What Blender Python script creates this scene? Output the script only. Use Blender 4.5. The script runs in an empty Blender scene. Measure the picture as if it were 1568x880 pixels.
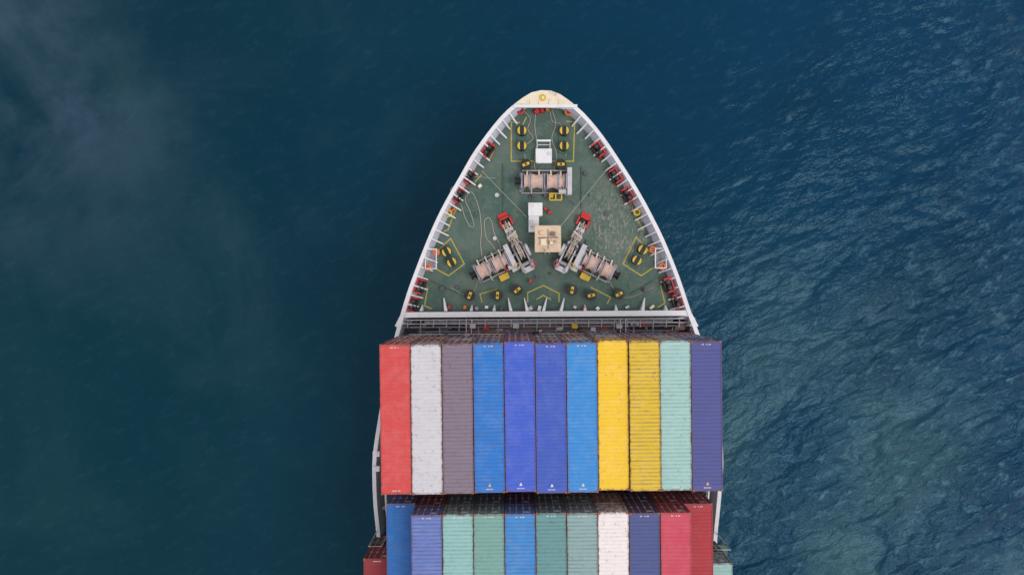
import bpy, math, random
from mathutils import Vector, Matrix
random.seed(7)
F=1045.0; CZ=76.5
def P(px,py,z): 
    k=(CZ-z)/F
    return Vector(((px-784)*k, -(py-440)*k, z))
def lin(c):
    c=c/255.0
    return c/12.92 if c<=0.04045 else ((c+0.055)/1.055)**2.4
def S(r,g,b,a=1.0): return (lin(r),lin(g),lin(b),a)
scene=bpy.context.scene
# ---------------------------------------------------------------- materials
class NT:
    def __init__(s,name):
        s.m=bpy.data.materials.new(name); s.m.use_nodes=True
        s.t=s.m.node_tree; s.t.nodes.clear()
        s.out=s.n('ShaderNodeOutputMaterial'); s.b=s.n('ShaderNodeBsdfPrincipled')
        s.l(s.b.outputs[0],s.out.inputs[0])
    def n(s,t,**k):
        x=s.t.nodes.new(t)
        for a,v in k.items(): setattr(x,a,v)
        return x
    def l(s,a,b): s.t.links.new(a,b)
    def setin(s,sock,v):
        if isinstance(v,bpy.types.NodeSocket): s.l(v,sock)
        else: sock.default_value=v
    def math(s,op,a,b=0.0,c=0.0,clamp=False):
        x=s.n('ShaderNodeMath',operation=op); x.use_clamp=clamp
        s.setin(x.inputs[0],a); s.setin(x.inputs[1],b); s.setin(x.inputs[2],c); return x.outputs[0]
    def noise(s,vec,scale,detail=4,rough=0.55,dist=0.0):
        x=s.n('ShaderNodeTexNoise'); s.l(vec,x.inputs['Vector'])
        x.inputs['Scale'].default_value=scale; x.inputs['Detail'].default_value=detail
        x.inputs['Roughness'].default_value=rough; x.inputs['Distortion'].default_value=dist
        return x.outputs[0]
    def rng(s,v,a,b,c=0.0,d=1.0,smooth=True):
        x=s.n('ShaderNodeMapRange'); x.interpolation_type='SMOOTHSTEP' if smooth else 'LINEAR'
        s.setin(x.inputs[0],v)
        for i,q in enumerate((a,b,c,d)): s.setin(x.inputs[i+1],q)
        return x.outputs[0]
    def mix(s,f,a,b,mode='MIX'):
        x=s.n('ShaderNodeMix',data_type='RGBA',blend_type=mode)
        s.setin(x.inputs[0],f); s.setin(x.inputs[6],a); s.setin(x.inputs[7],b); return x.outputs[2]
    def mapping(s,vec,rot=(0,0,0),scale=(1,1,1),loc=(0,0,0),vt='POINT'):
        x=s.n('ShaderNodeMapping'); x.vector_type=vt; s.l(vec,x.inputs[0])
        x.inputs[1].default_value=loc; x.inputs[2].default_value=rot; x.inputs[3].default_value=scale
        return x.outputs[0]
    def coord(s): return s.n('ShaderNodeTexCoord').outputs['Object']
    def wpos(s): return s.n('ShaderNodeNewGeometry').outputs['Position']
    def bump(s,h,dist,strength=1.0,prev=None):
        x=s.n('ShaderNodeBump'); x.inputs['Strength'].default_value=strength; x.inputs['Distance'].default_value=dist
        s.l(h,x.inputs['Height'])
        if prev is not None: s.l(prev,x.inputs['Normal'])
        return x.outputs[0]

def paint(name,col,rough=0.55,metal=0.0,dirt=0.35,rust=0.15,scale=1.5,rustcol=None):
    k=NT(name); p=k.wpos()
    n1=k.noise(p,scale,4,0.6); n2=k.noise(p,scale*6,3,0.65)
    dark=tuple(c*0.6 for c in col[:3])+(1,)
    c=k.mix(k.math('MULTIPLY',k.rng(n1,0.42,0.7),dirt,clamp=True),col,dark)
    c=k.mix(k.math('MULTIPLY',k.rng(n2,0.5,0.8),dirt,clamp=True),c,tuple(c_*0.7+0.03 for c_ in col[:3])+(1,))
    rm=k.math('MULTIPLY',k.rng(k.math('ADD',k.math('MULTIPLY',n1,0.5),k.math('MULTIPLY',n2,0.5)),0.58-0.05*rust,0.67),min(1,rust*2.6),clamp=True)
    c=k.mix(rm,c,rustcol or S(130,82,60))
    k.l(c,k.b.inputs['Base Color']); k.b.inputs['Roughness'].default_value=rough; k.b.inputs['Metallic'].default_value=metal
    k.l(k.bump(n2,0.01,0.5),k.b.inputs['Normal'])
    return k.m

M={}
M['white']=paint('white_ship_paint',S(232,231,236),0.5,0,0.18,0.1)
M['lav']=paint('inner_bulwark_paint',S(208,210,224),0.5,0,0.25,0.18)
M['cream']=paint('cream_paint',S(238,224,200),0.55,0,0.3,0.25)
M['grey']=paint('grey_machinery_paint',S(160,158,168),0.5,0.0,0.45,0.35)
M['lgrey']=paint('light_grey_machinery_paint',S(200,197,203),0.5,0.0,0.45,0.4)
M['dgrey']=paint('dark_grey_steel',S(86,86,98),0.55,0.1,0.4,0.35)
M['black']=paint('black_steel',S(24,25,29),0.5,0.0,0.4,0.05)
M['red']=paint('red_fairlead_paint',S(200,44,46),0.5,0,0.35,0.12)
M['yellow']=paint('yellow_marking_paint',S(218,184,54),0.55,0,0.35,0.1)
M['yline']=paint('worn_yellow_line',S(188,174,70),0.65,0,0.6,0.25,4,S(86,106,94))
M['orange']=paint('orange_paint',S(232,112,50),0.55,0,0.2,0.0)
M['rope']=paint('mooring_rope',S(216,184,172),0.9,0,0.45,0.0,3)
M['ropew']=paint('white_rope',S(186,180,168),0.9,0,0.3,0.0,3)
M['chain']=paint('anchor_chain_steel',S(196,182,170),0.6,0.0,0.5,0.4)
M['tan']=paint('tan_rusty_cover',S(228,204,176),0.6,0,0.4,0.4)
M['brown']=paint('brownish_steel',S(128,108,108),0.6,0.0,0.5,0.5)
M['hull']=paint('hull_blue_paint',S(40,58,96),0.45,0,0.3,0.1,0.3)
M['boot']=paint('hull_red_antifouling',S(120,40,36),0.6,0,0.3,0.1,0.3)
M['green2']=paint('green_deck_steel',S(68,100,92),0.6,0,0.4,0.3)
M['mark']=paint('white_code_marking',S(222,222,222),0.6,0,0.3,0)

def deck_mat():
    k=NT('green_deck_paint'); p=k.wpos()
    n1=k.noise(p,0.35,5,0.6,0.4); n2=k.noise(p,2.2,5,0.65,0.3); n3=k.noise(p,14,3,0.7)
    c=k.mix(k.rng(n1,0.35,0.65),S(58,92,82),S(86,108,99))
    c=k.mix(k.rng(n2,0.44,0.72,0,0.65),c,S(112,120,115))
    c=k.mix(k.rng(n3,0.5,0.75,0,0.4),c,S(48,62,58))
    st=k.noise(k.mapping(p,(0,0,0.2),(1.6,0.5,1)),1.5,5,0.7)
    c=k.mix(k.rng(st,0.57,0.74,0,0.6),c,S(128,100,88))
    d=P(945,345,12.5)
    v=k.n('ShaderNodeVectorMath',operation='DISTANCE'); k.l(p,v.inputs[0]); v.inputs[1].default_value=d
    m=k.rng(v.outputs['Value'],1.2,6.0,1,0)
    sn=k.noise(k.mapping(p,(0,0,-0.5),(2.2,0.9,1)),1.3,6,0.78,1.6)
    c=k.mix(k.math('MULTIPLY',k.rng(sn,0.50,0.62),k.math('MULTIPLY',m,0.65)),c,S(182,164,154))
    sn2=k.noise(p,3.1,5,0.8,1.2)
    c=k.mix(k.rng(sn2,0.62,0.70,0,0.5),c,S(166,158,148))
    sn3=k.noise(k.mapping(p,(0,0,1.1),(3.2,1.0,1),vt='TEXTURE'),4.0,4,0.75)
    c=k.mix(k.rng(sn3,0.66,0.72,0,0.5),c,S(180,170,162))
    k.l(c,k.b.inputs['Base Color']); k.l(k.rng(n2,0.3,0.7,0.5,0.75),k.b.inputs['Roughness'])
    k.l(k.bump(n3,0.01,0.4),k.b.inputs['Normal']); return k.m
M['deck']=deck_mat()

PITCH=0.305
def cont_mat():
    k=NT('container_paint'); o=k.coord(); oi=k.n('ShaderNodeObjectInfo')
    rnd=oi.outputs['Random']; col=oi.outputs['Color']; al=oi.outputs['Alpha']
    off=k.n('ShaderNodeVectorMath',operation='ADD'); k.l(o,off.inputs[0])
    cmb=k.n('ShaderNodeCombineXYZ'); k.l(k.math('MULTIPLY',rnd,97),cmb.inputs[0]); k.l(k.math('MULTIPLY',rnd,53),cmb.inputs[1])
    k.l(cmb.outputs[0],off.inputs[1]); v=off.outputs[0]
    n1=k.noise(v,0.9,5,0.7,0.2); n2=k.noise(v,3.0,5,0.72); n3=k.noise(k.mapping(v,scale=(0.4,3.0,1)),1.6,4,0.78)
    sx=k.n('ShaderNodeSeparateXYZ'); k.l(o,sx.inputs[0])
    hsv=k.n('ShaderNodeHueSaturation'); hsv.inputs['Saturation'].default_value=0.8; hsv.inputs['Value'].default_value=0.74; k.l(col,hsv.inputs['Color'])
    faded=k.n('ShaderNodeHueSaturation'); faded.inputs['Saturation'].default_value=0.82; faded.inputs['Value'].default_value=1.12; k.l(col,faded.inputs['Color'])
    c=k.mix(k.rng(n1,0.4,0.66,0,0.4),col,faded.outputs[0])
    c=k.mix(k.rng(n2,0.48,0.72,0,0.55),c,hsv.outputs[0])
    # dirt held in the roof corrugations, uneven from rib to rib
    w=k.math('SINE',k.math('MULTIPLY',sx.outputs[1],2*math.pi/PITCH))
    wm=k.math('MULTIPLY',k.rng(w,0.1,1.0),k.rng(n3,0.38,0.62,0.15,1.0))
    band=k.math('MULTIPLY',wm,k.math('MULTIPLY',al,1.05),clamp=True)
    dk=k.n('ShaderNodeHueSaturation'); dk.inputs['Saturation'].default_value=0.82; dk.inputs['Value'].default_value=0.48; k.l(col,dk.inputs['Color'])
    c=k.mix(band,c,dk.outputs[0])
    ax=k.math('ABSOLUTE',sx.outputs[0]); ay=k.math('ABSOLUTE',sx.outputs[1])
    e=k.math('MAXIMUM',k.rng(ax,1.10,1.2),k.rng(ay,5.75,5.98))
    c=k.mix(k.math('MULTIPLY',e,k.rng(n2,0.42,0.6,0.2,0.9)),c,S(112,66,56))
    c=k.mix(k.rng(n2,0.63,0.68,0,0.6),c,S(122,74,56))
    n4=k.noise(v,9,3,0.7)
    c=k.mix(k.rng(n4,0.65,0.71,0,0.6),c,S(110,86,78))
    k.l(c,k.b.inputs['Base Color']); k.l(k.rng(n1,0.3,0.7,0.5,0.7),k.b.inputs['Roughness'])
    k.l(k.bump(n2,0.012,0.5),k.b.inputs['Normal']); return k.m
M['cont']=cont_mat()

def water_mat():
    k=NT('sea_water'); p=k.wpos()
    sx=k.n('ShaderNodeSeparateXYZ'); k.l(p,sx.inputs[0]); X=sx.outputs[0]; Y=sx.outputs[1]
    big=k.noise(p,0.02,3,0.55,0.3)
    g=k.math('ADD',X,k.math('MULTIPLY',k.math('SUBTRACT',big,0.5),50))
    side=k.rng(g,-45,50)
    c=k.mix(side,S(0,46,61),S(0,53,86))
    tb=k.rng(k.noise(p,0.035,4,0.6,0.6),0.4,0.75,0,0.5)
    c=k.mix(tb,c,S(0,38,58))
    def patch(px,py,r0,r1,lo,hi,sc,colr,amt,seed):
        d=k.n('ShaderNodeVectorMath',operation='DISTANCE'); k.l(p,d.inputs[0]); d.inputs[1].default_value=P(px,py,0)
        m=k.rng(d.outputs['Value'],r0,r1,1,0)
        nn=k.noise(k.mapping(p,(0,0,0.4),(1,1,1),(seed,seed*2,0)),sc,5,0.6,0.5)
        return k.math('MULTIPLY',k.math('MULTIPLY',m,k.rng(nn,lo,hi)),amt,clamp=True),colr
    for a in ((10,150,6,26,0.33,0.68,0.06,S(66,88,108),0.66,3),(300,280,4,36,0.42,0.75,0.06,S(48,76,86),0.5,11),
              (200,780,4,36,0.40,0.8,0.05,S(32,72,78),0.45,23),(1260,800,8,38,0.30,0.7,0.06,S(66,102,108),0.6,31)):  # last patch paints the lower-right sky glare into the water colour
        m,cc=patch(*a); c=k.mix(m,c,cc)
    def wv(deg,stretch,scale,det,rough,dist=0.0): return k.noise(k.mapping(p,(0,0,math.radians(deg)),(stretch,1,1),vt='TEXTURE'),scale,det,rough,dist)
    w1=wv(25,2.0,0.2,2,0.5,0.2)
    w2=wv(22,2.2,1.0,3,0.6,0.15)
    w3=wv(48,1.8,2.4,3,0.65,0.1)
    grp=k.noise(k.mapping(p,(0,0,.5),(2,1,1),vt='TEXTURE'),0.14,3,0.65,0.3)
    amp=k.math('ADD',0.07,k.math('MULTIPLY',k.math('MULTIPLY',k.rng(k.math('ADD',g,k.math('MULTIPLY',Y,-0.6)),-6,70),k.rng(grp,0.34,0.64,0.4,1.35)),0.9))
    h=k.math('ADD',k.math('MULTIPLY',w1,1.0),k.math('ADD',k.math('MULTIPLY',w2,0.6),k.math('MULTIPLY',w3,0.2)))
    h=k.math('MULTIPLY',h,amp)
    k.l(k.bump(h,1.0,1.0),k.b.inputs['Normal'])
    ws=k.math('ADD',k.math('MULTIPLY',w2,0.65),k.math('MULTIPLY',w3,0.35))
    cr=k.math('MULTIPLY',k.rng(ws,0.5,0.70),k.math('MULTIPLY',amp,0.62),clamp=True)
    c=k.mix(cr,c,S(84,132,152))  # crest highlights painted into the water colour by wave height
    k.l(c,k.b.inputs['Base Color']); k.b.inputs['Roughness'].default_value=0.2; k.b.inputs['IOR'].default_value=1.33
    k.b.inputs['Specular IOR Level'].default_value=0.42
    k.b.inputs['Specular Tint'].default_value=(0.5,0.85,1.0,1)
    return k.m
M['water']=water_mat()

# ---------------------------------------------------------------- mesh builder
class MB:
    def __init__(s): s.v=[]; s.f=[]; s.mi=[]; s.mats=[]
    def mid(s,m):
        if m not in s.mats: s.mats.append(m)
        return s.mats.index(m)
    def add(s,vs,fs,m):
        o=len(s.v); s.v+= [Vector(q) for q in vs]; i=s.mid(m)
        for f in fs: s.f.append([o+j for j in f]); s.mi.append(i)
    def box(s,c,size,m,ang=0.0,taper=1.0,mat=None):
        x,y,z=[q/2 for q in size]; vs=[]
        for dz,t in((-z,1),(z,taper)):
            for dx,dy in((-x,-y),(x,-y),(x,y),(-x,y)): vs.append(Vector((dx*t,dy*t,dz)))
        R=mat if mat is not None else Matrix.Rotation(ang,3,'Z')
        vs=[R@q+Vector(c) for q in vs]
        s.add(vs,[(3,2,1,0),(4,5,6,7),(0,1,5,4),(1,2,6,5),(2,3,7,6),(3,0,4,7)],m)
    def beam(s,a,b,w,h,m):
        a=Vector(a);b=Vector(b);d=b-a;L=d.length
        if L<1e-6:return
        R=d.to_track_quat('X','Z').to_matrix()
        s.box((a+b)/2,(L,w,h),m,mat=R)
    def cyl(s,a,b,r0,m,r1=None,n=16,cap=True):
        a=Vector(a);b=Vector(b); r1=r0 if r1 is None else r1
        R=(b-a).to_track_quat('Z','Y').to_matrix(); vs=[]
        for q,r in((a,r0),(b,r1)):
            for i in range(n):
                t=2*math.pi*i/n; vs.append(q+R@Vector((r*math.cos(t),r*math.sin(t),0)))
        fs=[(i,(i+1)%n,n+(i+1)%n,n+i) for i in range(n)]
        if cap: fs+= [tuple(range(n-1,-1,-1)),tuple(range(n,2*n))]
        s.add(vs,fs,m)
    def lathe(s,a,b,prof,m,n=18):
        a=Vector(a);b=Vector(b);d=b-a;R=d.to_track_quat('Z','Y').to_matrix();vs=[];fs=[]
        for t,r in prof:
            for i in range(n):
                u=2*math.pi*i/n; vs.append(a+d*t+R@Vector((r*math.cos(u),r*math.sin(u),0)))
        for j in range(len(prof)-1):
            for i in range(n): fs.append((j*n+i,j*n+(i+1)%n,(j+1)*n+(i+1)%n,(j+1)*n+i))
        fs+=[tuple(range(n-1,-1,-1)),tuple(range((len(prof)-1)*n,len(prof)*n))]
        s.add(vs,fs,m)
    def tube(s,pts,r,m,n=6):
        pts=[Vector(q) for q in pts]; vs=[];fs=[]
        for j,q in enumerate(pts):
            d=(pts[min(j+1,len(pts)-1)]-pts[max(j-1,0)]).normalized()
            up=Vector((0,0,1)) if abs(d.z)<0.95 else Vector((1,0,0))
            a=d.cross(up).normalized(); b=a.cross(d)
            for i in range(n):
                t=2*math.pi*i/n; vs.append(q+a*r*math.cos(t)+b*r*math.sin(t))
        for j in range(len(pts)-1):
            for i in range(n): fs.append((j*n+i,j*n+(i+1)%n,(j+1)*n+(i+1)%n,(j+1)*n+i))
        s.add(vs,fs,m)
    def torus(s,c,R,r,m,axis=None,n=20,k=8,sx=1.0):
        Q=axis if axis is not None else Matrix.Identity(3); vs=[];fs=[]
        for i in range(n):
            a=2*math.pi*i/n
            for j in range(k):
                b=2*math.pi*j/k
                vs.append(Vector(c)+Q@Vector(((R+r*math.cos(b))*math.cos(a)*sx,(R+r*math.cos(b))*math.sin(a),r*math.sin(b))))
        for i in range(n):
            for j in range(k): fs.append((i*k+j,((i+1)%n)*k+j,((i+1)%n)*k+(j+1)%k,i*k+(j+1)%k))
        s.add(vs,fs,m)
    def mesh(s,name,origin=(0,0,0)):
        me=bpy.data.meshes.new(name); o=Vector(origin)
        me.from_pydata([tuple(q-o) for q in s.v],[],s.f)
        for m in s.mats: me.materials.append(M[m])
        me.polygons.foreach_set('material_index',s.mi); me.update(); return me
    def obj(s,name,origin=None,parent=None,bevel=0.0,smooth=False):
        if origin is None:
            n=max(1,len(s.v)); origin=sum(s.v,Vector())/n; origin.z=min(q.z for q in s.v)
        me=s.mesh(name,origin)
        ob=bpy.data.objects.new(name,me); ob.location=origin; scene.collection.objects.link(ob)
        if bevel:
            b=ob.modifiers.new('bevel','BEVEL'); b.width=bevel; b.segments=1; b.limit_method='ANGLE'; b.angle_limit=math.radians(50)
        if smooth:
            for p_ in me.polygons: p_.use_smooth=True
        if parent: 
            ob.parent=parent; 
        return ob

def catmull(pts,step=0.5):
    out=[];n=len(pts)
    for i in range(n-1):
        p0=pts[max(i-1,0)];p1=pts[i];p2=pts[i+1];p3=pts[min(i+2,n-1)]
        m=max(2,int((p2-p1).length/step))
        for j in range(m):
            t=j/m
            out.append(0.5*((2*p1)+(-p0+p2)*t+(2*p0-5*p1+4*p2-p3)*t*t+(-p0+3*p1-3*p2+p3)*t**3))
    out.append(pts[-1]); return out
def resample(pts,step):
    L=[0]
    for a,b in zip(pts,pts[1:]): L.append(L[-1]+(b-a).length)
    n=max(2,int(round(L[-1]/step))); out=[];j=0
    for i in range(n+1):
        d=L[-1]*i/n
        while j<len(L)-2 and L[j+1]<d: j+=1
        t=(d-L[j])/max(1e-9,L[j+1]-L[j]); out.append(pts[j].lerp(pts[j+1],min(1,t)))
    return out

# ---------------------------------------------------------------- ship
ship=bpy.data.objects.new('container_ship',None); scene.collection.objects.link(ship)
ZD=12.5; ZM=8.9
left=[(833,138,13.8),(815,141,13.8),(797,152,13.8),(775,170,13.8),(757,190,13.8),(740,212,13.8),(722,238,13.8),(705,268,13.8),(688,297,13.8),(673,325,13.8),(660,353,13.8),(648,382,13.8),(636,413,13.8),(625,443,13.8),(615,475,13.8),(606,508,13.7),(597,545,13.6),(588,590,13.2),(580,635,12.8),(571.5,690,12.3),(570,725,11.9),(572,775,11),(577,830,10),(576,900,9.8)]
right=[(851,141,13.8),(869,152,13.8),(891,170,13.8),(911,192,13.8),(930,217,13.8),(948,244,13.8),(966,272,13.8),(984,302,13.8),(1000,332,13.8),(1014,360,13.8),(1027,390,13.8),(1039,420,13.8),(1050,452,13.8),(1060,482,13.8),(1070,508,13.7),(1083,545,13.6),(1094,590,13.2),(1102,635,12.8),(1107,690,12.3),(1107,725,11.9),(1103,775,11),(1098,830,10),(1098,900,9.8)]
lp=[P(*q) for q in left]; rp=[P(*q) for q in right]
lp+= [Vector((lp[-1].x,-60,9.8)),Vector((lp[-1].x+1,-100,9.8))]
rp+= [Vector((rp[-1].x,-60,9.8)),Vector((rp[-1].x-1,-100,9.8))]
allp=resample(catmull(list(reversed(lp))+rp,0.4),0.92)
N=len(allp); nrm=[]
for i in range(N):
    a=allp[max(0,i-1)];b=allp[min(N-1,i+1)];t=(b-a); t.z=0; t.normalize(); nrm.append(Vector((t.y,-t.x,0)))
tipy=max(q.y for q in allp); cx=2.97
ybr=P(0,486,ZD).y
def low(p,t):
    d=tipy-p.y; e=math.exp(-d/22)
    return (cx+(p.x-cx)*(1-0.55*t*e), p.y-7.5*t*math.exp(-d/10)-0.3*t)
b=MB(); rows=[]
lev=[(0,None),(0.1,12.0),(0.3,9),(0.6,5),(0.85,1.6),(1.0,-0.5),(1.0,-6)]
for i,p in enumerate(allp):
    r=[]
    for t,z in lev:
        if z is None: r.append(p.copy())
        else:
            x,y=low(p,t); zz=min(z,p.z-0.9-0.3*(t)) ; r.append(Vector((x,y,zz)))
    rows.append(r)
K=len(lev)
vs=[q for r in rows for q in r]
for k_ in range(K-1):
    fs=[(i*K+k_,(i+1)*K+k_,(i+1)*K+k_+1,i*K+k_+1) for i in range(N-1)]
    b.add(vs,fs,'white' if k_==0 else ('boot' if k_>=4 else 'hull'))
b.add([rows[0][j] for j in range(K)]+[rows[-1][j] for j in range(K)],[(j,j+1,K+j+1,K+j) for j in range(K-1)],'hull')
b.obj('hull',origin=(0,0,0),parent=ship)
# bulwark (rail cap + inner plating sloping with the bow flare)
b=MB()
def foot(i):
    p=allp[i]; fz=ZD if p.y>ybr else ZM
    off=0.72 if p.y>ybr else 0.6
    q=p+nrm[i]*off; q.z=fz; return q
vs=[]
RW=0.36
for i,p in enumerate(allp):
    n_=nrm[i]
    vs+= [p+Vector((0,0,0.003)),p+n_*RW+Vector((0,0,0.003)),p+n_*RW-Vector((0,0,0.10)),p+n_*(RW-.03)-Vector((0,0,0.12)),foot(i)]
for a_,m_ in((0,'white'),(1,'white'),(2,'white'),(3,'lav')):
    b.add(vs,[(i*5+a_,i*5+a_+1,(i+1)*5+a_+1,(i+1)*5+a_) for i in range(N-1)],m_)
for i in range(1,N-1):
    p=allp[i]; n_=nrm[i]; f=foot(i)
    if p.y<P(0,505,13).y or p.y>P(0,168,13.8).y: continue
    t=Vector((-n_.y,n_.x,0)); w=0.06
    top=p+n_*(RW-.02)-Vector((0,0,0.11)); inn=f+n_*(0.55+0.14*(i%3)); 
    tri=[top,f,inn,Vector((inn.x,inn.y,inn.z+0.25)),top+n_*0.14]
    vs2=[q+t*w for q in tri]+[q-t*w for q in tri]
    b.add(vs2,[(0,1,2,3,4),(9,8,7,6,5)]+[(j,j+5,(j+1)%5+5,(j+1)%5) for j in range(5)],'white')
b.obj('bulwark',origin=(0,0,0),parent=ship)
# bow cap platform
b=MB(); yc=P(0,163,13.8).y
idx=[i for i in range(N) if allp[i].y>yc]
top=[allp[i]+nrm[i]*0.03+Vector((0,0,0.05)) for i in idx]
m_=len(top); bot=[q-Vector((0,0,0.2)) for q in [allp[i]+nrm[i]*0.30 for i in idx]]
b.add(top,[tuple(range(m_-1,-1,-1))],'cream'); b.add(bot,[tuple(range(m_))],'white')
b.beam(Vector((top[0].x-0.1,yc,13.86)),Vector((top[-1].x+0.1,yc,13.86)),0.28,0.2,'white')
c0=P(831,150,13.86); b.cyl(c0,c0+Vector((0,0,0.05)),0.32,'yellow'); b.cyl(c0+Vector((0,0,.05)),c0+Vector((0,0,0.12)),0.13,'cream')
for px_ in(812,826,841,856):
    q=P(px_,158,13.9); b.box(q,(0.1,0.5,0.1),'cream')
b.obj('bow_platform',origin=(0,0,0),parent=ship,bevel=0.01)
# decks
fi=[i for i in range(N) if allp[i].y>ybr]; b=MB()
fp=[foot(i) for i in fi]
fp=[Vector((fp[0].x,ybr,ZD))]+fp+[Vector((fp[-1].x,ybr,ZD))]
b.add(fp,[tuple(range(len(fp)-1,-1,-1))],'deck')
b.add([fp[0],fp[-1],fp[-1]-Vector((0,0,ZD-ZM)),fp[0]-Vector((0,0,ZD-ZM))],[(0,1,2,3)],'dgrey')
b.obj('forecastle_deck',origin=(0,0,0),parent=ship)
b=MB(); la=[foot(i) for i in range(fi[0])]; ra=[foot(i) for i in range(fi[-1]+1,N)]
poly=la+[Vector((fp[0].x,ybr,ZM)),Vector((fp[-1].x,ybr,ZM))]+ra
b.add(poly,[tuple(range(len(poly)-1,-1,-1))],'green2'); b.obj('main_deck',origin=(0,0,0),parent=ship)

b=MB()
for sgn,src in((1,lp),(-1,rp)):
    pts=resample(catmull(src[15:],0.5),1.0)
    pr=None
    for j,p in enumerate(pts):
        q=Vector((p.x+sgn*1.15,p.y,p.z-0.25))
        if p.y>ybr-2: continue
        b.beam((q.x,q.y,ZM),(q.x,q.y,q.z),0.1,0.1,'white') if j%2==0 else None
        if pr is not None:
            b.beam(pr,q,0.14,0.12,'white'); 
            b.beam(pr-Vector((0,0,.6)),q-Vector((0,0,.6)),0.06,0.06,'lgrey')
        pr=q
        if j%3==0: b.box((p.x+sgn*0.75,p.y,ZM+0.5),(0.4,0.35,1.0),random.choice(['grey','red','dgrey','white']))
b.obj('side_railing',origin=(0,0,0),parent=ship)
b=MB()
for px,sg in((574,-1),(1104,1)):
    for py in (695,718):
        q=P(px,py,12.3); b.box(q+Vector((sg*-0.1,0,-0.2)),(0.65,0.5,0.25),'white')
b.obj('side_platform',origin=(0,0,0),parent=ship,bevel=0.02)

# breakwater
b=MB(); A=P(616,482,13.6); B=P(1056,479,13.6)
b.beam(A,B,0.5,0.22,'white')
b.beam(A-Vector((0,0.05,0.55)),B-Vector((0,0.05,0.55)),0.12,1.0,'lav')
b.beam(A,P(607,500,13.6),0.3,0.2,'white'); b.beam(B,P(1067,500,13.6),0.3,0.2,'white')
for px in (645,683,722,757,783,808,833,860,897,945,985,1022):
    big=px in(683,783,808,833,860,985)
    q=P(px,476,13.5); L=1.2 if big else 0.55
    w=0.11
    tri=[Vector((q.x,q.y,13.5)),Vector((q.x,q.y,ZD)),Vector((q.x+(0.3 if px<833 else -0.3)*(0 if not big else -1),q.y+L,ZD))]
    tri+= [tri[2]+Vector((0,0,0.15))]
    vs2=[p_+Vector((w if k2!=2 and k2!=3 else 0.05,0,0)) for k2,p_ in enumerate(tri)]+[p_-Vector((w*1.6 if k2 not in(2,3) else 0.05,0,0)) for k2,p_ in enumerate(tri)]
    b.add(vs2,[(0,1,2,3),(7,6,5,4)]+[(j,j+4,(j+1)%4+4,(j+1)%4) for j in range(4)],'white')
b.obj('breakwater',origin=(0,0,0),parent=ship,bevel=0.01)
b=MB()
def hb(px0,px1,py,z,w,h,m): b.beam(P(px0,py,z),P(px1,py-0.006*(px1-px0),z),w,h,m)
hb(612,1066,505,11.2,2.0,0.12,'dgrey'); hb(716,955,503,12.0,1.3,0.3,'brown')
hb(612,1064,490,13.0,0.09,0.06,'white'); hb(610,1066,496,12.9,0.1,0.07,'lgrey')
hb(610,1066,501,12.4,0.12,0.1,'grey'); hb(640,1040,508,12.4,0.16,0.12,'brown'); hb(620,1060,512,12.4,0.1,0.07,'lgrey')
hb(650,1030,493,12.6,0.16,0.14,'grey')
for i in range(46):
    px=614+i*9.9
    b.beam(P(px,490,13.0),P(px,490,11.3),0.06,0.06,'lgrey')
    if i%2: b.beam(P(px,501,12.9),P(px+1,490,13.0),0.07,0.04,'lgrey')
    if i%3==0: b.beam(P(px,512,12.4),P(px,501,12.5),0.1,0.06,'grey')
for i in range(90):
    px=random.uniform(618,1060); py=random.uniform(493,513); s_=random.uniform(0.12,0.4)
    b.box(P(px,py,random.uniform(12.0,12.5)),(s_*random.uniform(0.6,2.5),s_,0.3),random.choice(['dgrey','brown','grey','lgrey','red','brown','black','white','green2','brown']))
for px in(724,880,948,790): b.box(P(px,499,12.8),(0.55,0.4,0.35),'yellow' if px in(880,) else 'lgrey')
for px in (718,954): 
    for dx in(-.25,.25): b.beam(P(px,488,13.2)+Vector((dx,0,0)),P(px,510,12.6)+Vector((dx,0,0)),.07,.07,'white')
b.obj('walkway_and_pipework',origin=(0,0,0),parent=ship)

# deck markings
b=MB()
def line(pts,w=0.11,m='yline',z=ZD+0.006):
    for a,c in zip(pts,pts[1:]):
        a=P(a[0],a[1],z);c=P(c[0],c[1],z);d=(c-a).normalized();n_=Vector((-d.y,d.x,0))*w/2; a=a-d*w/2; c=c+d*w/2
        b.add([a-n_,c-n_,c+n_,a+n_],[(0,1,2,3)],m); z+=0.0007
line([(795,188),(783,187),(783,247),(818,247)]); line([(868,186),(880,187),(878,247),(846,247)])
line([(668,386),(690,365),(711,404),(687,422),(668,412)])
line([(1000,390),(974,363),(954,404),(982,422),(1000,410)])
line([(808,462),(808,448),(832,437),(856,449),(856,462)]); line([(822,458),(832,452),(843,458)])
line([(737,268),(728,278)]);line([(738,462),(735,450),(760,443)]);line([(905,440),(935,455),(930,464)])
line([(700,318),(694,330),(686,352),(680,354)]);line([(968,318),(975,335),(985,352)])
line([(655,440),(650,468),(660,472)]);line([(1012,438),(1018,464),(1008,470)])
line([(757,229),(750,243)]);line([(908,229),(915,243)]);line([(801,190),(806,180)]);
line([(858,205),(858,228)],0.07);line([(806,205),(806,228)],0.07)
b.obj('deck_markings',origin=(0,0,0),parent=ship)
b=MB()
for px,py in((735,250),(760,300),(905,300),(730,330),(930,330),(700,440),(965,440),(845,420),(820,425),(900,370),(760,365),(815,300),(875,310),(678,440),(990,445),(770,275),(893,265)):
    q=P(px+random.uniform(-3,3),py+random.uniform(-3,3),ZD)
    b.cyl(q,q+Vector((0,0,random.uniform(.05,.5))),random.uniform(.08,.22),random.choice(['green2','lgrey','green2','dgrey']),n=12)
for a,c in(((660,430),(700,448)),((1000,430),(965,450)),((770,250),(770,330)),((890,255),(890,320))):
    b.cyl(P(*a,ZD+0.1),P(*c,ZD+0.1),0.04,'green2',n=8)
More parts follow.
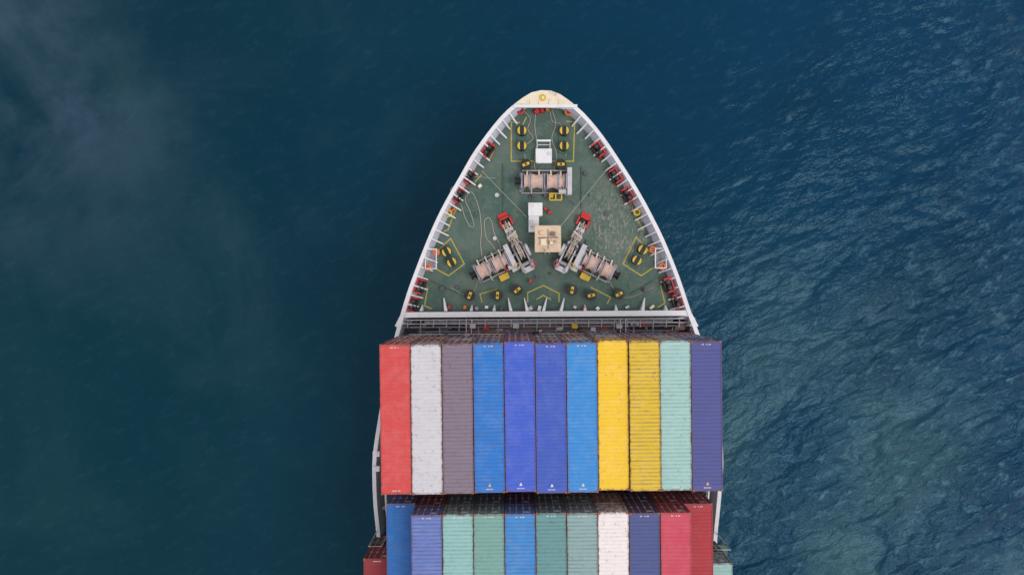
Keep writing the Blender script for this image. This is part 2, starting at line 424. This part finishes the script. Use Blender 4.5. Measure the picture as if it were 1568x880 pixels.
for px,py,m_ in((830,170,'red'),(838,168,'orange'),(822,171,'red'),(845,300,'yellow'),(812,430,'red'),(688,470,'red'),(745,470,'white'),(712,470,'orange'),(915,472,'white'),(880,470,'lgrey'),(835,320,'red'),(842,325,'red'),(735,285,'cream'),(812,472,'lgrey'),(960,470,'lgrey'),(998,470,'cream'),(730,472,'grey'),(768,472,'dgrey'),(895,472,'red'),(826,472,'white')):
    q=P(px,py,ZD+0.25); b.box(q,(random.uniform(.25,.5),random.uniform(.2,.4),0.5),m_,random.uniform(0,1.5))
b.obj('deck_fittings',origin=(0,0,0),parent=ship,bevel=0.015)

# ---------------------------------------------------------------- deck gear
def bollard_pair(pts,name='mooring_bollard'):
    b=MB(); qs=[P(px,py,ZD) for px,py in pts]
    c=sum(qs,Vector())/len(qs); d=(qs[1]-qs[0]); ang=math.atan2(d.y,d.x)
    b.box(c+Vector((0,0,0.06)),(d.length+1.15,0.95,0.12),'green2',ang)
    for q in qs:
        b.lathe(q+Vector((0,0,.12)),q+Vector((0,0,.85)),[(0,.42),(.1,.36),(.8,.36),(.85,.45),(1,.45)],'black',20)
        z=0.853
        for s_ in(-1,1):
            arc=[]
            for i in range(11):
                a=math.radians(-62+124*i/10); arc.append(q+Matrix.Rotation(ang+math.pi/2+(0 if s_>0 else math.pi),3,'Z')@Vector((.42*math.cos(a),.42*math.sin(a),z)))
            b.add([v_ for v_ in arc],[tuple(range(11))],'yellow')
    b.obj(name,bevel=0.01)
bollard_pair([(799,203),(799,226)]); bollard_pair([(863,203),(863,226)])
bollard_pair([(685,386),(693,402)]); bollard_pair([(982,383),(973,399)])
def roller(px,py,a=0.0):
    b=MB(); q=P(px,py,ZD)
    b.cyl(q,q+Vector((0,0,.3)),.45,'green2',n=20)
    b.lathe(q+Vector((0,0,.3)),q+Vector((0,0,.85)),[(0,.48),(.1,.48),(.25,.3),(.75,.3),(.85,.5),(1,.5)],'black',22)
    b.box(q+Vector((0,0,.87)),(.66,.26,.05),'yellow',a); b.cyl(q+Vector((0,0,.87)),q+Vector((0,0,.93)),.1,'black',n=10)
    b.obj('pedestal_roller',bevel=0.008)
for px,py,a in((720,452,1.2),(762,452,1.5),(792,444,0.7),(875,444,1.4),(904,452,0.2),(946,450,0.5),(805,254,0.4),(858,254,0)): roller(px,py,a)

def fairlead(px,py):
    q=P(px,py,ZD); 
    i=min(range(N),key=lambda j:(allp[j]-q).length); n_=nrm[i]
    T=Vector((-n_.y,n_.x,0)); b=MB()
    ang=math.atan2(T.y,T.x)
    b.box(q+Vector((0,0,.08)),(1.35,.85,.16),'red',ang)
    for s_ in(-1,1): b.box(q+T*s_*.62+Vector((0,0,.5)),(.14,.7,.85),'red',ang)
    b.box(q-n_*.30+Vector((0,0,.95)),(1.38,.14,.14),'red',ang)
    for s_ in(-.3,.3):
        c=q+T*s_; b.cyl(c+Vector((0,0,.16)),c+Vector((0,0,.88)),.26,'black',n=16); b.cyl(c+Vector((0,0,.88)),c+Vector((0,0,.93)),.1,'dgrey',n=10)
    b.box(q+n_*.36+Vector((0,0,.35)),(1.1,.18,.4),'black',ang)
    b.obj('roller_fairlead',bevel=0.012)
for px,py in((747,232),(718,272),(702,300),(644,438),(633,465),(915,231),(941,271),(960,300),(1022,436),(1035,461)): fairlead(px,py)
for px,py,m_ in((687,327,'yellow'),(975,325,'yellow'),(692,318,'orange'),(797,170,'red'),(870,172,'orange')):
    b=MB(); q=P(px,py,ZD+0.35); b.torus(q+Vector((0,0,.1)),.27,.09,m_); b.box(q-Vector((0,0,.15)),(.5,.4,.35),'dgrey'); b.obj('mooring_chock')
for sg,px,py in((1,668,386),(1,655,409),(-1,1000,382),(-1,1014,408)):
    b=MB(); q=P(px,py,ZD+1.0); b.torus(q,.25,.09,'orange'); b.beam(q-Vector((0,0,1)),q,.08,.08,'white'); b.obj('lifebuoy',smooth=True)
for sg,c in((1,(662,397)),(-1,(1008,396))):
    b=MB(); q=P(*c,ZD)
    for dy in(-.9,0,.9):
        for dx in(-.5,.5): b.beam(q+Vector((dx,dy,0)),q+Vector((dx,dy,1.1)),.06,.06,'white')
    for dx in(-.5,.5): b.beam(q+Vector((dx,-.9,1.1)),q+Vector((dx,.9,1.1)),.08,.07,'white')
    for dy in(-.9,.9): b.beam(q+Vector((-.5,dy,1.08)),q+Vector((.5,dy,1.08)),.08,.06,'white')
    b.box(q+Vector((0,0,.1)),(.8,1.6,.08),'grey'); b.obj('accommodation_ladder_frame')

def drum(b,o,U,u0,u1,r=0.62,zc=0.9,rope='rope'):
    Z=Vector((0,0,1)); A=o+U*u0+Z*zc; B=o+U*u1+Z*zc; L=(B-A).length
    e=.06/L
    b.cyl(A,A+U*.06*(1 if u1>u0 else -1),r+.17,'lgrey',n=24); b.cyl(B,B-U*.06*(1 if u1>u0 else -1),r+.17,'lgrey',n=24)
    prof=[];n=int(L/.09)
    for i in range(n*2+1):
        t=e+(1-2*e)*i/(2*n); prof.append((t,r+(0.018 if i%2 else 0)+0.05*math.sin(t*9)))
    b.lathe(A,B,prof,rope,20)
def frame_stand(b,o,U,u,w=0.14,half=0.8,h=1.1,m='grey'):
    ang=math.atan2(U.y,U.x); c=o+U*u
    b.box(c+Vector((0,0,h/2)),(w,half*2,h),m,ang,0.85)
    b.box(c+Vector((0,0,.06)),(w*2.4,half*2.3,.12),m,ang)
# forward mooring winch
b=MB(); o=P(833,280,ZD); U=Vector((1,-0.01,0)).normalized()
for u in(-2.1,-.0,2.0): frame_stand(b,o,U,u,.16,.8,1.3,'grey')
drum(b,o,U,-1.9,-1.35,.56); drum(b,o,U,-1.3,-.15,.62); drum(b,o,U,.2,1.25,.62); drum(b,o,U,1.3,1.8,.56)
b.lathe(o+U*-2.2+Vector((0,0,.9)),o+U*-2.75+Vector((0,0,.9)),[(0,.2),(.1,.38),(.5,.26),(.9,.38),(1,.38)],'black')
b.box(o+U*2.3+Vector((0,0.0,.7)),(.42,2.5,1.3),'lgrey'); b.box(o+Vector((2.2,-.9,.5)),(.7,.7,.9),'grey')
b.cyl(o+Vector((2.0,-.95,1.0)),o+Vector((1.3,-.95,1.0)),.25,'lgrey'); b.box(o+Vector((0,1.05,.3)),(4.1,.14,.5),'grey'); b.box(o+Vector((-.2,-1.0,.2)),(3.9,.12,.35),'grey')
for u in(-1.6,-.5,.6,1.5): b.beam(o+Vector((u,.5,1.2)),o+Vector((u,1.1,.5)),.16,.1,'cream')
for u in(-1.2,1.5): b.beam(o+Vector((u,-.6,1.1)),o+Vector((u,-1.1,.4)),.12,.1,'lgrey')
for u in(-1.0,.1,1.0): b.box(o+Vector((u,-1.25,.3)),(.3,.25,.4),'dgrey')
for a,c in(((.5,-1.1),(1.6,-1.1)),((.5,-1.7),(1.6,-1.7)),((.5,-1.1),(.5,-1.7)),((1.6,-1.1),(1.6,-1.7)),((1.05,-1.1),(1.05,-1.7))):
    b.beam(o+Vector((*a,.7)),o+Vector((*c,.7)),.12,.1,'yellow')
    b.beam(o+Vector((*a,.7)),o+Vector((*a,0)),.08,.08,'yellow')
b.obj('mooring_winch',bevel=0.015)

def windlass(sg):
    mx=lambda px: px if sg<0 else 2*833.5-px
    def Q(px,py,z=ZD): return P(mx(px),py,z)
    b=MB(); o=Q(765,402); g=Q(712,428); U=(g-o).normalized(); V=(Q(773,337)-Q(801,394)).normalized()
    ang=math.atan2(U.y,U.x)
    for u in(-.85,.72,2.3): frame_stand(b,o,U,u,.16,.8,1.3,'grey')
    drum(b,o,U,-.7,-.25,.5); drum(b,o,U,-.2,.6,.64); drum(b,o,U,.85,1.2,.5); drum(b,o,U,1.25,2.18,.64)
    Z=Vector((0,0,1))
    b.lathe(o+U*2.4+Z*.9,o+U*2.95+Z*.9,[(0,.2),(.1,.36),(.5,.25),(.9,.38),(1,.38)],'black')
    b.cyl(o+U*-2.6+Z*.9,o+U*2.4+Z*.9,.13,'grey',n=12)
    b.box(o+U*-1.15+V*.1+Z*.75,(.45,2.2,1.4),'lgrey',ang); b.box(o+U*-1.05-V*1.1+Z*.5,(.65,.6,.9),'lgrey',ang)
    b.cyl(o+U*-1.3-V*.85+Z*.9,o+U*-.5-V*.85+Z*.9,.24,'lgrey')
    b.box(o+U*.2+V*.95+Z*.25,(3.2,.14,.4),'grey',ang); b.box(o+U*.8-V*.95+Z*.25,(2.9,.14,.4),'grey',ang)
    for u in(-.4,.3,1.0,1.8): b.beam(o+U*u+V*.5+Z*1.2,o+U*u+V*1.1+Z*.5,.14,.12,'cream')
    for u in(-.3,1.3): b.beam(o+U*u-V*.5+Z*1.2,o+U*u-V*1.2+Z*.5,.12,.12,'red' if u<0 else 'lgrey')
    gc=o+U*-2.15
    b.lathe(gc+U*.22+Z*.95,gc-U*.22+Z*.95,[(0,.72),(.2,.72),(.35,.5),(.65,.5),(.8,.72),(1,.72)],'chain',22)
    for u in(-1.7,-2.6):
        c=o+U*u; b.box(c-V*.5+Z*.65,(.17,2.9,1.3),'lgrey' if sg>0 else 'grey',ang,.9)
        b.box(c-V*1.6+Z*.9,(.34,.5,.5),'lgrey',ang); b.box(c+V*.5+Z*1.2,(.3,.3,.4),'dgrey',ang)
    b.box(o+U*-2.15-V*1.75+Z*.5,(1.0,.5,.9),'lgrey',ang); b.cyl(o+U*-2.9-V*1.2+Z*.95,o+U*-1.3-V*1.2+Z*.95,.18,'grey')
    b.cyl(o+U*-2.72+Z*.95-V*.1,o+U*-2.98+Z*.95-V*.1,.6,'lgrey',n=22)
    b.torus(o+U*-2.75-V*1.5+Z*1.35,.26,.035,'red'); b.torus(o+U*-1.35-V*1.05+Z*1.5,.24,.035,'yellow')
    pc=Q(772,424); b.box(pc+Z*.35,(.9,.6,.08),'yellow',ang)
    for du in(-.4,.4):
        for dv in(-.25,.25): b.beam(pc+U*du+V*dv,pc+U*du+V*dv+Z*.9,.06,.06,'yellow')
        b.beam(pc+U*du-V*.25+Z*.9,pc+U*du+V*.25+Z*.9,.07,.07,'yellow')
    b.obj('anchor_windlass',bevel=0.014)
    b=MB(); s0=gc+V*.1+Z*1.5; e0=Q(774,342,ZD+.35); D=(e0-s0); L=D.length; D.normalize(); n=int(L/.24)
    base=D.to_track_quat('X','Z').to_matrix()
    for i in range(n+1):
        R=base@Matrix.Rotation(math.pi/2*(i%2)+.3,3,'X')
        b.torus(s0+D*L*i/n,.14,.05,'chain',R,14,6,1.5)
    b.obj('anchor_chain',smooth=True)
    b=MB(); md=s0.lerp(e0,.52); md.z=ZD
    for s_ in(-.3,.3):
        b.beam(gc+V*.9+U*s_+Z*.35,e0+U*s_-Z*.1,.15,.3,'lgrey' if sg>0 else 'tan')
    b.box(md+Z*.45,(.95,.6,.5),'chain',ang); b.box(md+V*.7+Z*.4,(.8,.35,.5),'lgrey',ang); b.beam(md+U*.5+Z*.8,md-U*.5+V*.3+Z*1.1,.14,.12,'lgrey')
    b.box(md-V*.75+Z*.5,(.9,.25,.5),'lgrey',ang)
    hp=Q(772,335); 
    b.box(hp+Z*.3,(1.15,.16,.6),'red',ang); b.box(hp+U*.5-V*.4+Z*.3,(.16,.9,.6),'red',ang); b.box(hp-U*.5-V*.4+Z*.3,(.16,.9,.6),'red',ang)
    b.box(hp+V*.30+Z*.12,(.9,.5,.2),'red',ang); b.cyl(hp-V*.4+Z*.02,hp-V*.4+Z*.3,.36,'black',n=18)
    b.obj('chain_stopper',bevel=0.012)
windlass(-1); windlass(1)

b=MB(); q=P(832,241,ZD)
b.box(q+Vector((0,0,.35)),(1.4,1.25,.7),'white'); b.box(q+Vector((0,0,.73)),(1.5,1.35,.07),'white'); b.box(q+Vector((.5,.2,.8)),(.35,.3,.08),'lav')
for dx in(-.6,.6): b.beam(q+Vector((dx,.7,.4)),q+Vector((dx,1.35,.4)),.08,.08,'white'); b.beam(q+Vector((dx,1.35,0)),q+Vector((dx,1.35,1.0)),.08,.08,'white')
b.beam(q+Vector((-.65,1.35,1.0)),q+Vector((.65,1.35,1.0)),.18,.1,'white'); b.beam(q+Vector((-.65,1.05,.6)),q+Vector((.65,1.05,.6)),.1,.08,'lgrey')
for dx in(-.6,0,.6): b.cyl(q+Vector((dx,-.68,.35)),q+Vector((dx,-.68,.85)),.05,'lgrey',n=8)
b.obj('access_hatch',bevel=0.02)
b=MB(); q=P(819,323,ZD); b.box(q+Vector((0,0,.7)),(1.2,1.1,1.4),'white'); b.box(q+Vector((0,0,1.43)),(1.3,1.2,.06),'white')
q2=P(817,344,ZD); b.box(q2+Vector((0,0,.4)),(.95,1.5,.8),'white'); b.box(q2+Vector((-.2,0,.9)),(.3,.6,.3),'lgrey')
q3=P(809,315,ZD); b.beam(q3,q3+Vector((0,0,1.7)),.1,.1,'white'); b.beam(q3+Vector((0,0,1.6)),q3+Vector((.5,-.3,1.6)),.07,.07,'white')
b.obj('deck_locker',bevel=0.02)
b=MB(); q=P(837,368,ZD)
b.box(q+Vector((0,0,.9)),(1.9,2.0,1.8),'cream'); b.box(q+Vector((0,0,1.84)),(2.35,2.4,.1),'tan')
for a in range(4):
    R=Matrix.Rotation(a*math.pi/2,3,'Z'); e=R@Vector((1.13,0,0)); t=R@Vector((0,1.13,0))
    b.beam(q+e-t+Vector((0,0,2.7)),q+e+t+Vector((0,0,2.7)),.06,.06,'tan')
    for s_ in(-1,-.33,.33): b.beam(q+e+t*s_+Vector((0,0,1.9)),q+e+t*s_+Vector((0,0,2.7)),.05,.05,'cream')
b.box(q+Vector((-.4,-.3,2.05)),(.5,.6,.35),'cream'); b.box(q+Vector((.45,.45,2.05)),(.45,.35,.3),'brown'); b.cyl(q+Vector((.3,-.4,1.9)),q+Vector((.3,-.4,2.6)),.14,'cream')
b.box(q+Vector((-.55,.55,2.0)),(.4,.3,.2),'tan'); b.beam(q+Vector((-.9,.1,1.93)),q+Vector((.9,.15,1.93)),.07,.05,'brown')
b.beam(q+Vector((.05,-.9,1.93)),q+Vector((.02,.9,1.93)),.06,.04,'brown')
for dx in(-.2,.2): b.beam(q+Vector((dx,-1.3,0)),q+Vector((dx,-1.2,1.9)),.06,.06,'white')
b.obj('foremast_platform',bevel=0.015)

def rope(pts,r=.036,m='ropew',z=ZD+.05,name='mooring_rope'):
    b=MB(); w=[P(x,y,z) for x,y in pts]; w=catmull(w,.15) if len(pts)>2 else w
    b.tube(w,r,m); b.obj(name,smooth=True)
rope([(700,283),(690,292),(705,312),(711,330),(720,347),(726,345),(719,322),(712,305),(722,294),(733,318),(737,350),(736,375),(739,398)])
rope([(742,350),(745,365),(753,374),(764,388),(766,376),(757,358),(753,340),(748,333),(742,338),(742,350)])
rope([(800,168),(812,182),(808,198),(816,212),(803,226),(806,250),(812,268)])
rope([(820,172),(819,195),(822,222),(818,250),(822,266)]); rope([(845,168),(851,190),(845,212),(852,236),(848,266)])
rope([(842,170),(846,186),(858,190),(861,205),(870,215),(866,240)],.03)
rope([(738,262),(806,332)],.022,z=ZD+.5); rope([(931,257),(858,347)],.022,z=ZD+.6)
rope([(720,270),(760,273)],.02,z=ZD+.4); rope([(690,440),(720,452),(735,420)],.025)
rope([(1000,440),(965,455),(946,450),(930,425)],.025)

# ---------------------------------------------------------------- containers
CW,CL,CH=2.43,12.0,2.59
def cont_mesh(name,depth,marks,tri):
    b=MB(); hw=CW/2; hl=CL/2; T=CH
    for sx in(-1,1):
        for sy in(-1,1): b.box((sx*(hw-.07),sy*(hl-.07),T/2),(.14,.14,T-.04),'cont')
        b.box((sx*(hw-.035),0,T-.045),(.07,CL-.3,.07),'cont'); b.box((sx*(hw-.035),0,.08),(.07,CL-.3,.14),'cont')
        for sy in(-1,1):
            for z in(.06,T-.055): b.box((sx*(hw-.085),sy*(hl-.085),z),(.18,.18,.12),'castpt')
    y0=-hl+.5;y1=hl-.5; ys=[(-hl+.02,T-.03),(y0,T-.03)]
    n=int((y1-y0)/PITCH); pp=(y1-y0)/n
    for i in range(n):
        a=y0+i*pp; ys+= [(a+pp*.18,T-.03-depth),(a+pp*.5,T-.03-depth),(a+pp*.68,T-.03),(a+pp*.98,T-.03)]
    ys+=[(hl-.02,T-.03)]
    vs=[];m=len(ys)
    for y,z in ys: vs+= [(-hw+.05,y,z),(hw-.05,y,z)]
    b.add(vs,[(2*i,2*i+1,2*i+3,2*i+2) for i in range(m-1)],'cont')
    for sx in(-1,1):
        pr=[];n=42
        for i in range(n):
            a=-hl+.14+i*(CL-.28)/n; q=(CL-.28)/n
            pr+= [(a,0),(a+q*.25,0),(a+q*.5,.04),(a+q*.75,.04)]
        vs=[]
        for y,d in pr: vs+= [(sx*(hw-.02-d),y,.1),(sx*(hw-.02-d),y,T-.05)]
        b.add(vs,[(2*i,2*i+1,2*i+3,2*i+2) for i in range(len(pr)-1)],'cont')
    b.box((0,hl-.05,T-.08),(CW-.28,.07,.14),'cont'); b.box((0,hl-.05,.1),(CW-.28,.07,.16),'cont')
    for sx in(-1,1):
        b.box((sx*.54,hl-.07,T/2),(1.06,.05,T-.28),'cont')
        for dx in(.28,.8):
            b.cyl((sx*dx,hl-.01,.1),(sx*dx,hl-.01,T-.08),.022,'lgrey',n=6); b.box((sx*dx,hl-.01,1.1),(.2,.04,.06),'lgrey')
        for z in(.5,1.0,1.6,2.1): b.box((sx*1.03,hl-.02,z),(.1,.05,.08),'dgrey')
    b.box((.5,hl-.043,2.05),(.5,.004,.12),'mark'); b.box((.5,hl-.043,1.85),(.35,.004,.08),'mark')
    pr=[]
    for i in range(9):
        a=-hw+.12+i*(CW-.24)/9; q=(CW-.24)/9; pr+=[(a,0),(a+q*.25,0),(a+q*.5,.04),(a+q*.75,.04)]
    pr.append((hw-.12,0)); vs=[]
    for x,d in pr: vs+=[(x,-hl+.03+d,.05),(x,-hl+.03+d,T-.04)]
    b.add(vs,[(2*i,2*i+1,2*i+3,2*i+2) for i in range(len(pr)-1)],'cont')
    b.box((0,0,.1),(CW-.2,CL-.2,.1),'dgrey')
    rr=random.Random(len(name)*7+int(depth*1000))
    z=T-.024
    if marks:
        for yc,w in((hl-.27,.7),(-hl+.3,.6)):
            x=-w/2
            while x<w/2:
                l=rr.uniform(.035,.065)
                if rr.random()>.25: b.add([(x,yc-.045,z),(x+l,yc-.045,z),(x+l,yc+.045,z),(x,yc+.045,z)],[(0,1,2,3)],'mark')
                x+=l+.04
    if tri:
        y=-hl+.62; z=T-.02
        b.add([(-.13,y-.1,z),(.13,y-.1,z),(0,y+.16,z)],[(0,1,2)],tri)
    return b.mesh(name)
M['castpt']=paint('rusty_casting',S(142,92,84),.6,0,.5,.5)
meshes={}
def getmesh(*k):
    if k not in meshes: meshes[k]=cont_mesh('container_mesh_%d'%len(meshes),*k)
    return meshes[k]
rot=math.radians(0.65)
def container(x,y,z,col,stripe=.3,depth=.02,marks=True,tri=None,hf=1.0):
    ob=bpy.data.objects.new('shipping_container',getmesh(depth,marks,tri)); scene.collection.objects.link(ob)
    ob.location=(x,y,z); ob.rotation_euler=(0,0,rot+random.uniform(-.0008,.0008)); ob.scale=(1,1,hf); ob.color=(col[0],col[1],col[2],stripe)
ZT=22.0; PX=47.72; k22=(CZ-ZT)/F
lower=[S(190,80,66),S(70,110,180),S(110,160,160),S(200,110,90),S(96,96,140),S(190,200,200),S(180,120,80),S(60,130,200),S(150,90,86)]
row1=[(S(212,68,68),.14,True,None),(S(206,203,210),.14,True,None),(S(132,117,134),.45,False,None),(S(14,118,208),.85,True,'yellow'),(S(54,92,206),.4,True,'mark'),(S(50,88,192),.45,True,'mark'),(S(38,138,216),.5,True,'mark'),(S(244,198,10),.18,False,None),(S(222,184,20),.95,False,None),(S(160,200,196),.55,True,None),(S(72,78,148),.6,True,'yellow')]
fy=[527,527,526,525,523,525,524,521,521,521,522]
def center(col,pyfront,zt,l=CL):
    px=583.3+PX*(col+.5)-2.0
    x0=(px-784)*k22
    yf=-(pyfront-440)*(CZ-zt)/F
    return x0,yf-l/2
for c in range(11):
    col,st,mk,tr=row1[c]; dz=random.choice([0,0,.0,.12,-.1]) 
    x,y=center(c,fy[c],ZT); x+= 0.02
    container(x,y,ZT+dz-CH,col,st,.012 if st<.2 else .024,mk,tr)
    for t in range(1,4):
        container(x+random.uniform(-.01,.01),y+random.uniform(-.02,.1),ZT+min(0,dz)-.02-CH*(t+1)-.02*t,random.choice(lower) if not(c in(2,7,9) and t==1) else S(200,180,170),.3)
row2=[(S(8,104,184),.25,1),(S(100,122,192),1.0,0),(S(142,190,187),.55,0),(S(120,166,159),.45,0),(S(50,134,208),.85,0),(S(100,150,152),.5,0),(S(138,168,170),.65,0),(S(238,228,228),.25,0),(S(68,82,142),.6,0),(S(204,56,84),.45,0),(S(180,28,50),.45,1)]
l2=[None,S(150,50,60),S(80,150,150),S(80,140,130),S(50,70,120),S(70,140,130),S(120,170,160),S(200,160,150),S(50,66,130),S(170,50,60),None]
l3=[S(60,60,90),S(60,80,140),S(150,50,60),S(160,44,54),S(150,60,60),S(70,110,110),S(140,54,60),S(60,70,130),S(56,70,140),S(130,50,70),S(110,36,46)]
row2y=[0,788,787,786,786,785,785,784,785,784,0]
for c in range(11):
    col,st,dn=row2[c]; zt=ZT-dn*2.62+random.uniform(-.05,.05)
    px,y=center(c,row2y[c] or 786,ZT); x=px+.07
    container(x,y,zt-CH,col,st,.024 if st>.35 else .014,True,None)
    z=zt-CH-.02; t=0
    while z-CH>11.0:
        cc=(l2[c] if (t==0 and l2[c]) else (l3[c] if t<=1 else random.choice(lower)))
        container(x,y,z-CH,cc,.4); z-=CH+.02; t+=1
for c,py,cols in((-1,894,[S(150,30,44),S(100,40,40),S(40,60,100)]),(11,902,[S(150,196,192),S(60,110,110),S(110,40,40)])):
    x,y=center(c,py,ZT); z=ZT-2*2.61
    for cc in cols[:2]:
        container(x+.1,y,z-CH,cc,.4); z-=CH+.02
for r in range(2,5):
    for c in range(-1,12):
        x,y=center(c,786,ZT); y-= (r-1)*13.7; x+=.1*(r)
        top=ZT-CH*random.choice([0,0,0,1]) - (2*CH if c in(-1,11) else 0)
        if r==2 and c in(-1,11): continue
        z=top
        while z-CH>11.0:
            container(x,y,z-CH,random.choice([S(208,66,66),S(160,202,198),S(56,92,204),S(206,204,212),S(132,110,122),S(20,118,206),S(176,28,48)]),.4); z-=CH+.02
b=MB()
for r in range(0,5):
    x,y=center(5,786,ZT); y-=(r-1)*13.7; w=27.0
    b.box((x,y,(ZM+11.25)/2),(w,12.4,11.25-ZM),'green2',rot)
b.obj('hatch_covers',origin=(0,0,0),parent=ship,bevel=.02)
b=MB()
for r in range(1,4):
    x,y=center(5,786,ZT); y=y+CL/2+.8-(r-1)*13.7
    for i in range(12):
        xx=x+(i-5.5)*2.488; b.beam((xx,y,ZM),(xx,y,16.5),.22,.3,'green2')
    for z in(13.9,16.5): b.box((x,y,z),(28.5,.9,.12),'dgrey',rot)
    for z in(14.9,17.5): b.beam((x-14.2,y+.3,z),(x+14.2,y+.3,z),.05,.05,'lgrey')
for px,py in((578,838),(1103,843)):
    q=P(px,py,13.2); b.box(q,(1.3,1.2,.12),'green2'); b.box(q+Vector((0,-.9,-.6)),(1.0,.5,1.0),'green2')
    for dx in(-.6,.6): b.beam(q+Vector((dx,.5,-4)),q+Vector((dx,.5,1.0)),.08,.08,'lgrey')
    b.beam(q+Vector((-.6,.5,1)),q+Vector((.6,.5,1)),.06,.06,'lgrey')
b.obj('lashing_bridge',origin=(0,0,0),parent=ship)

# ---------------------------------------------------------------- sea
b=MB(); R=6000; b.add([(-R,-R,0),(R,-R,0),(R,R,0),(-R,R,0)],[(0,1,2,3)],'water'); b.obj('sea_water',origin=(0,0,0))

# ---------------------------------------------------------------- light
w=bpy.data.worlds.new('World'); scene.world=w; w.use_nodes=True; nt=w.node_tree; bg=nt.nodes['Background']
sdir=Vector((.86,-.5,0)).normalized(); el=math.radians(58)
sky=nt.nodes.new('ShaderNodeTexSky'); sky.sky_type='NISHITA'; sky.sun_disc=False; sky.sun_elevation=el; sky.sun_rotation=math.atan2(sdir.x,sdir.y)
mx=nt.nodes.new('ShaderNodeMix'); mx.data_type='RGBA'; tc=nt.nodes.new('ShaderNodeTexCoord'); nz=nt.nodes.new('ShaderNodeTexNoise'); nz.inputs['Scale'].default_value=2.2; nz.inputs['Detail'].default_value=4
mr=nt.nodes.new('ShaderNodeMapRange'); mr.inputs[1].default_value=.35; mr.inputs[2].default_value=.7; mr.inputs[3].default_value=.55; mr.inputs[4].default_value=.95
nt.links.new(tc.outputs['Generated'],nz.inputs['Vector']); nt.links.new(nz.outputs[0],mr.inputs[0]); nt.links.new(mr.outputs[0],mx.inputs[0])
nt.links.new(sky.outputs[0],mx.inputs[6]); mx.inputs[7].default_value=(8.9,8.6,8.5,1)
nt.links.new(mx.outputs[2],bg.inputs[0]); bg.inputs[1].default_value=0.1
ld=bpy.data.lights.new('sun','SUN'); ld.energy=1.25; ld.angle=math.radians(30); ld.color=(1,.95,.87)
lo=bpy.data.objects.new('sun',ld); scene.collection.objects.link(lo)
sv=Vector((sdir.x*math.cos(el),sdir.y*math.cos(el),math.sin(el))); lo.rotation_euler=(-sv).to_track_quat('-Z','Y').to_euler(); lo.location=sv*150
scene.view_settings.view_transform='Standard'; scene.view_settings.look='None'; scene.view_settings.exposure=0
cam=bpy.data.cameras.new('camera'); co=bpy.data.objects.new('camera',cam); scene.collection.objects.link(co)
cam.sensor_width=36; cam.lens=36*F/1568; cam.clip_end=20000; co.location=(0,0,CZ); scene.camera=co
